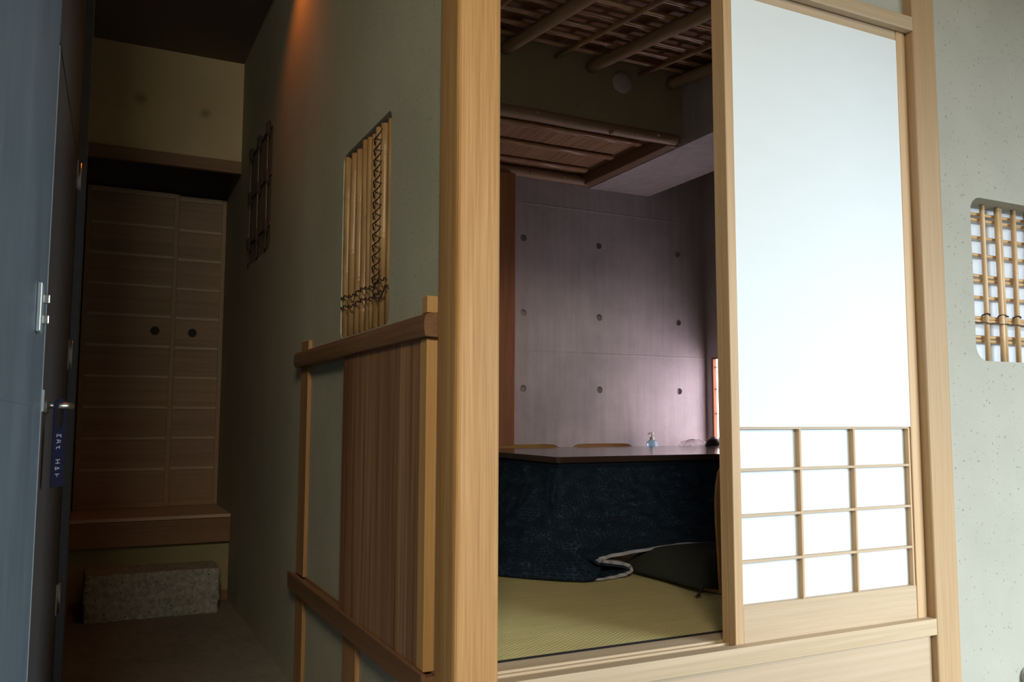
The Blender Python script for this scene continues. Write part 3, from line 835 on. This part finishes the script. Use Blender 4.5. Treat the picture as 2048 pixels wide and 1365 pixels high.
fold(-.0005, -.0125, 'hem_lining', 'lining')['label'] = 'grey lining showing in the folded hem'
cl2 = MB().box(TX0+.012, TX1-.012, TY0+.012, TY1-.012, TZ-.046, TZ-.0275); cl2.build('top_layer', 'quilt', t)

# ------------------------------------------------------------------ legless chairs
def zaisu(label, loc, rz, mat, group='legless chairs round the low table'):
    t = thing('floor_chair', label, 'floor chair', loc, rz, group)
    # seat: bent board, back edge at y = 0
    sh = [(.19, .02), (.205, .12), (.205, .34), (.17, .41), (-.17, .41), (-.205, .34), (-.205, .12), (-.19, .02)]
    MB().prism(sh, 'Z', .002, .016).build('seat', mat, t, bevel=.003, shift=False)
    hw = [(.0, .195), (.06, .199), (.15, .209), (.25, .221), (.33, .225), (.38, .221), (.42, .213), (.445, .198), (.456, .175), (.4595, .13)]
    rings_f, bm = [], MB()
    for h, w in hw:
        yb = .02 - .11*max(0, h-.05) + .10*h*h
        rings_f.append([(x*w, yb-.020*(1-x*x), h+.004) for x in (-1, -.8, -.5, -.2, .2, .5, .8, 1)] +
                       [(x*w, yb-.020*(1-x*x)+.011, h+.004) for x in (1, .8, .5, .2, -.2, -.5, -.8, -1)])
    bm.rings(rings_f); bm.build('backrest', mat, t, shift=False, bevel=.002, smooth=False)
    return t
zaisu('floor chair nearest the doorway with its curved back half behind the shoji', (2.187, 2.365, ZT), 0, 'ply')
zaisu('yellowish wooden floor chair behind the table beside the alcove pillar', (2.205, 4.26, ZT), PI, 'ply_light')
zaisu('brown wooden floor chair behind the table, right of the yellowish one', (2.705, 4.26, ZT), PI, 'ply')
bwl = MB()
bwl.lathe([(.052, .0), (.053, .004), (.050, .020), (.041, .036), (.028, .044), (.018, .046), (.017, .051), (.001, .051)], (3.345, 4.045, TZ+.0005), 'Z', 28)
o = bwl.build('upturned_bowl', 'ply_dark', smooth=True)
tag(o, 'small black bowl upside down at the window end of the table', 'bowl')

# floor cushion on the near chair
t = thing('floor_cushion', 'dark olive floor cushion with corner tassels on the nearest chair', 'cushion', (2.187, 2.64, ZT))
a_, b_, hgt = .268, .242, .058
rs = []
for i in range(33):
    w = -1+2*i/32; rs.append(w)
pos = []; uvs = []
def sq(x): return math.copysign(abs(x)**.8, x)
for side in (1, -1):
    pp = []
    for u in rs:
        r = []
        for v in rs:
            uu, vv = math.sin(u*PI/2), math.sin(v*PI/2)
            prof = ((1-uu**4)*(1-vv**4))**.55
            pin = 1-.055*(1-abs(uu)**1)*abs(vv)**3
            pin2 = 1-.055*(1-abs(vv))*abs(uu)**3
            z = ZT+.062+side*hgt*prof - .010*math.exp(-(uu*uu+vv*vv)*14)*side
            if side < 0: z = max(z, ZT+.0185)
            r.append(Vector((2.187+uu*a_*pin2, 2.642+vv*b_*pin, z + (-.034*max(abs(uu), abs(vv))**6 if True else 0))))
        pp.append(r)
    pos.append(pp)
m2 = MB()
for side, pp in zip((1, -1), pos):
    vv = [[m2.bm.verts.new(p) for p in r] for r in pp]
    for i in range(32):
        for j in range(32): m2.bm.faces.new((vv[i][j], vv[i+1][j], vv[i+1][j+1], vv[i][j+1]))
bmesh.ops.remove_doubles(m2.bm, verts=list(m2.bm.verts), dist=.0006)
m2.build('cushion_body', 'olive', t, smooth=True)
for sx, sy in ((-1, -1), (-1, 1), (1, -1), (1, 1)):
    bx, by = 2.187+sx*.268, 2.642+sy*.242
    tm = MB(); rnd = random.Random(int(sx*3+sy))
    tm.tube([(bx-.004*sx, by, ZT+.028), (bx+sx*.006, by+sy*.006, ZT+.026), (bx+sx*.012, by+sy*.010, ZT+.018)], .0045, 8)
    for q in range(12):
        e = Vector((bx+sx*(.028+rnd.uniform(-.012, .016)), by+sy*(.018+rnd.uniform(-.014, .014)), ZT+.003))
        tm.tube([(bx+sx*.010, by+sy*.009, ZT+.020), Vector((bx+sx*.020, by+sy*.014, ZT+.016)), e], [.0018, .0015, .001], 5)
    tm.build('tassel', 'olive', t, smooth=True)

# low shelf along the concrete wall with a pump bottle on it
t = thing('low_shelf', 'low narrow wooden shelf between the table and the concrete wall', 'shelf', (3.1, 4.43, ZT))
box(2.96, 3.60, 4.345, 4.49, .782, .802).build('board', 'ply', t, bevel=.002)
for x in (2.97, 3.565): box(x, x+.025, 4.35, 4.485, ZT+.001, .782).build('side', 'ply', t)
bx, by, bz = 3.162, 4.41, .8025
t = thing('pump_bottle', 'small clear blue pump bottle beyond the table by the concrete wall', 'bottle', (bx, by, bz))
def oval(prof, n=24):
    m = MB(); m.rings([[(bx+r*math.cos(2*PI*j/n), by+r*.72*math.sin(2*PI*j/n), bz+h) for j in range(n)] for r, h in prof]); return m
oval([(.034, 0), (.0385, .004), (.0385, .088), (.035, .100), (.024, .109), (.0145, .112)]).build('body', 'gel', t, smooth=True)
oval([(.0155, .112), (.0155, .128), (.011, .131)]).build('collar', 'vent', t, smooth=False)
MB().tube([(bx, by, bz+.130), (bx, by, bz+.150)], .005, 10).build('pump_stem', 'vent', t)
MB().tube([(bx+.010, by, bz+.150), (bx-.002, by, bz+.153), (bx-.018, by, bz+.153), (bx-.030, by, bz+.147)], [.008, .008, .005, .003], 10).build('nozzle', 'vent', t, smooth=True)
# crumpled clear film
bm = bmesh.new(); bmesh.ops.create_icosphere(bm, subdivisions=4, radius=1)
for v in bm.verts:
    n = noise.noise(v.co*2.4)*.35+noise.noise(v.co*6)*.18
    v.co = Vector((3.21+v.co.x*.085*(1+n), 4.06+v.co.y*.045*(1+n), TZ+.013+v.co.z*.022*(1+n*1.3)))
    v.co.z = max(v.co.z, TZ+.0008)
mb = MB(); mb.bm.free(); mb.bm = bm
o = mb.build('plastic_wrapper', 'film', smooth=True)
tag(o, 'crumpled whitish clear wrapper lying on the far end of the table', 'wrapper')

# inner window on the right wall
wf = MB()
y0, y1, z0, z1 = 3.70, 4.445, .55, 1.45
for a in ((y0, y1, z0, z0+.03), (y0, y1, z1-.012, z1)): wf.box(3.672, 3.70, *a)
for a in ((y0, y0+.03), (y1-.014, y1)): wf.box(3.672, 3.70, *a, z0+.03, z1-.012)
wf = struct(wf.build('window_2', 'window_wood'))
for z in (.76, .92, 1.08, 1.24, 1.385): box(3.686, 3.697, y0+.03, y1-.014, z-.0025, z+.0025).build('crossbar', 'window_wood', wf)
for i in range(1, 4):
    y = y0+(y1-y0)*i/4; box(3.684, 3.697, y-.003, y+.003, z0+.03, z1-.012).build('upright_bar', 'window_wood', wf)
box(3.6985, 3.701, y0+.005, y1-.005, z0+.005, z1-.005).build('pane', 'lit_paper', wf)

# ------------------------------------------------------------------ light
def area(name, loc, target, sx, sy, power, color):
    l = bpy.data.lights.new(name, 'AREA'); l.shape = 'RECTANGLE'; l.size = sx; l.size_y = sy
    l.energy = power; l.color = color
    o = bpy.data.objects.new(name, l); COL.objects.link(o); o.location = loc
    o.rotation_euler = (Vector(target)-Vector(loc)).to_track_quat('-Z', 'Y').to_euler(); return o
# daylight from the open sky beyond the low window, and an added warm fill light behind the camera
area('sky_daylight', (5.4, -4.6, 2.9), (3.5, -1.5, 1.0), 4.5, 3.6, 1850, (.83, .945, 1.0))
area('warm_fill', (-.60, -1.6, 3.08), (.60, 3.2, .6), .8, .8, 142, (1.0, .90, .68))
sp = bpy.data.lights.new('downlight_beam', 'SPOT'); sp.energy = 12; sp.color = (1, .21, .02); sp.spot_size = math.radians(115)
sp.spot_blend = .8; sp.shadow_soft_size = .05
so = bpy.data.objects.new('downlight_beam', sp); COL.objects.link(so); so.location = (.60, 3.60, CH-.03)

w = bpy.data.worlds.new('sky'); SC.world = w; w.use_nodes = True
bg = w.node_tree.nodes['Background']; bg.inputs[0].default_value = (.75, .88, 1, 1); bg.inputs[1].default_value = .5

SC.view_settings.view_transform = 'Standard'; SC.view_settings.look = 'None'
SC.view_settings.gamma = 1; SC.view_settings.exposure = 0.0; SC.view_settings.use_curve_mapping = False
SC.cycles.use_denoising = True
SC.cycles.max_bounces = 10; SC.cycles.diffuse_bounces = 6
SC.cycles.sample_clamp_indirect = 4
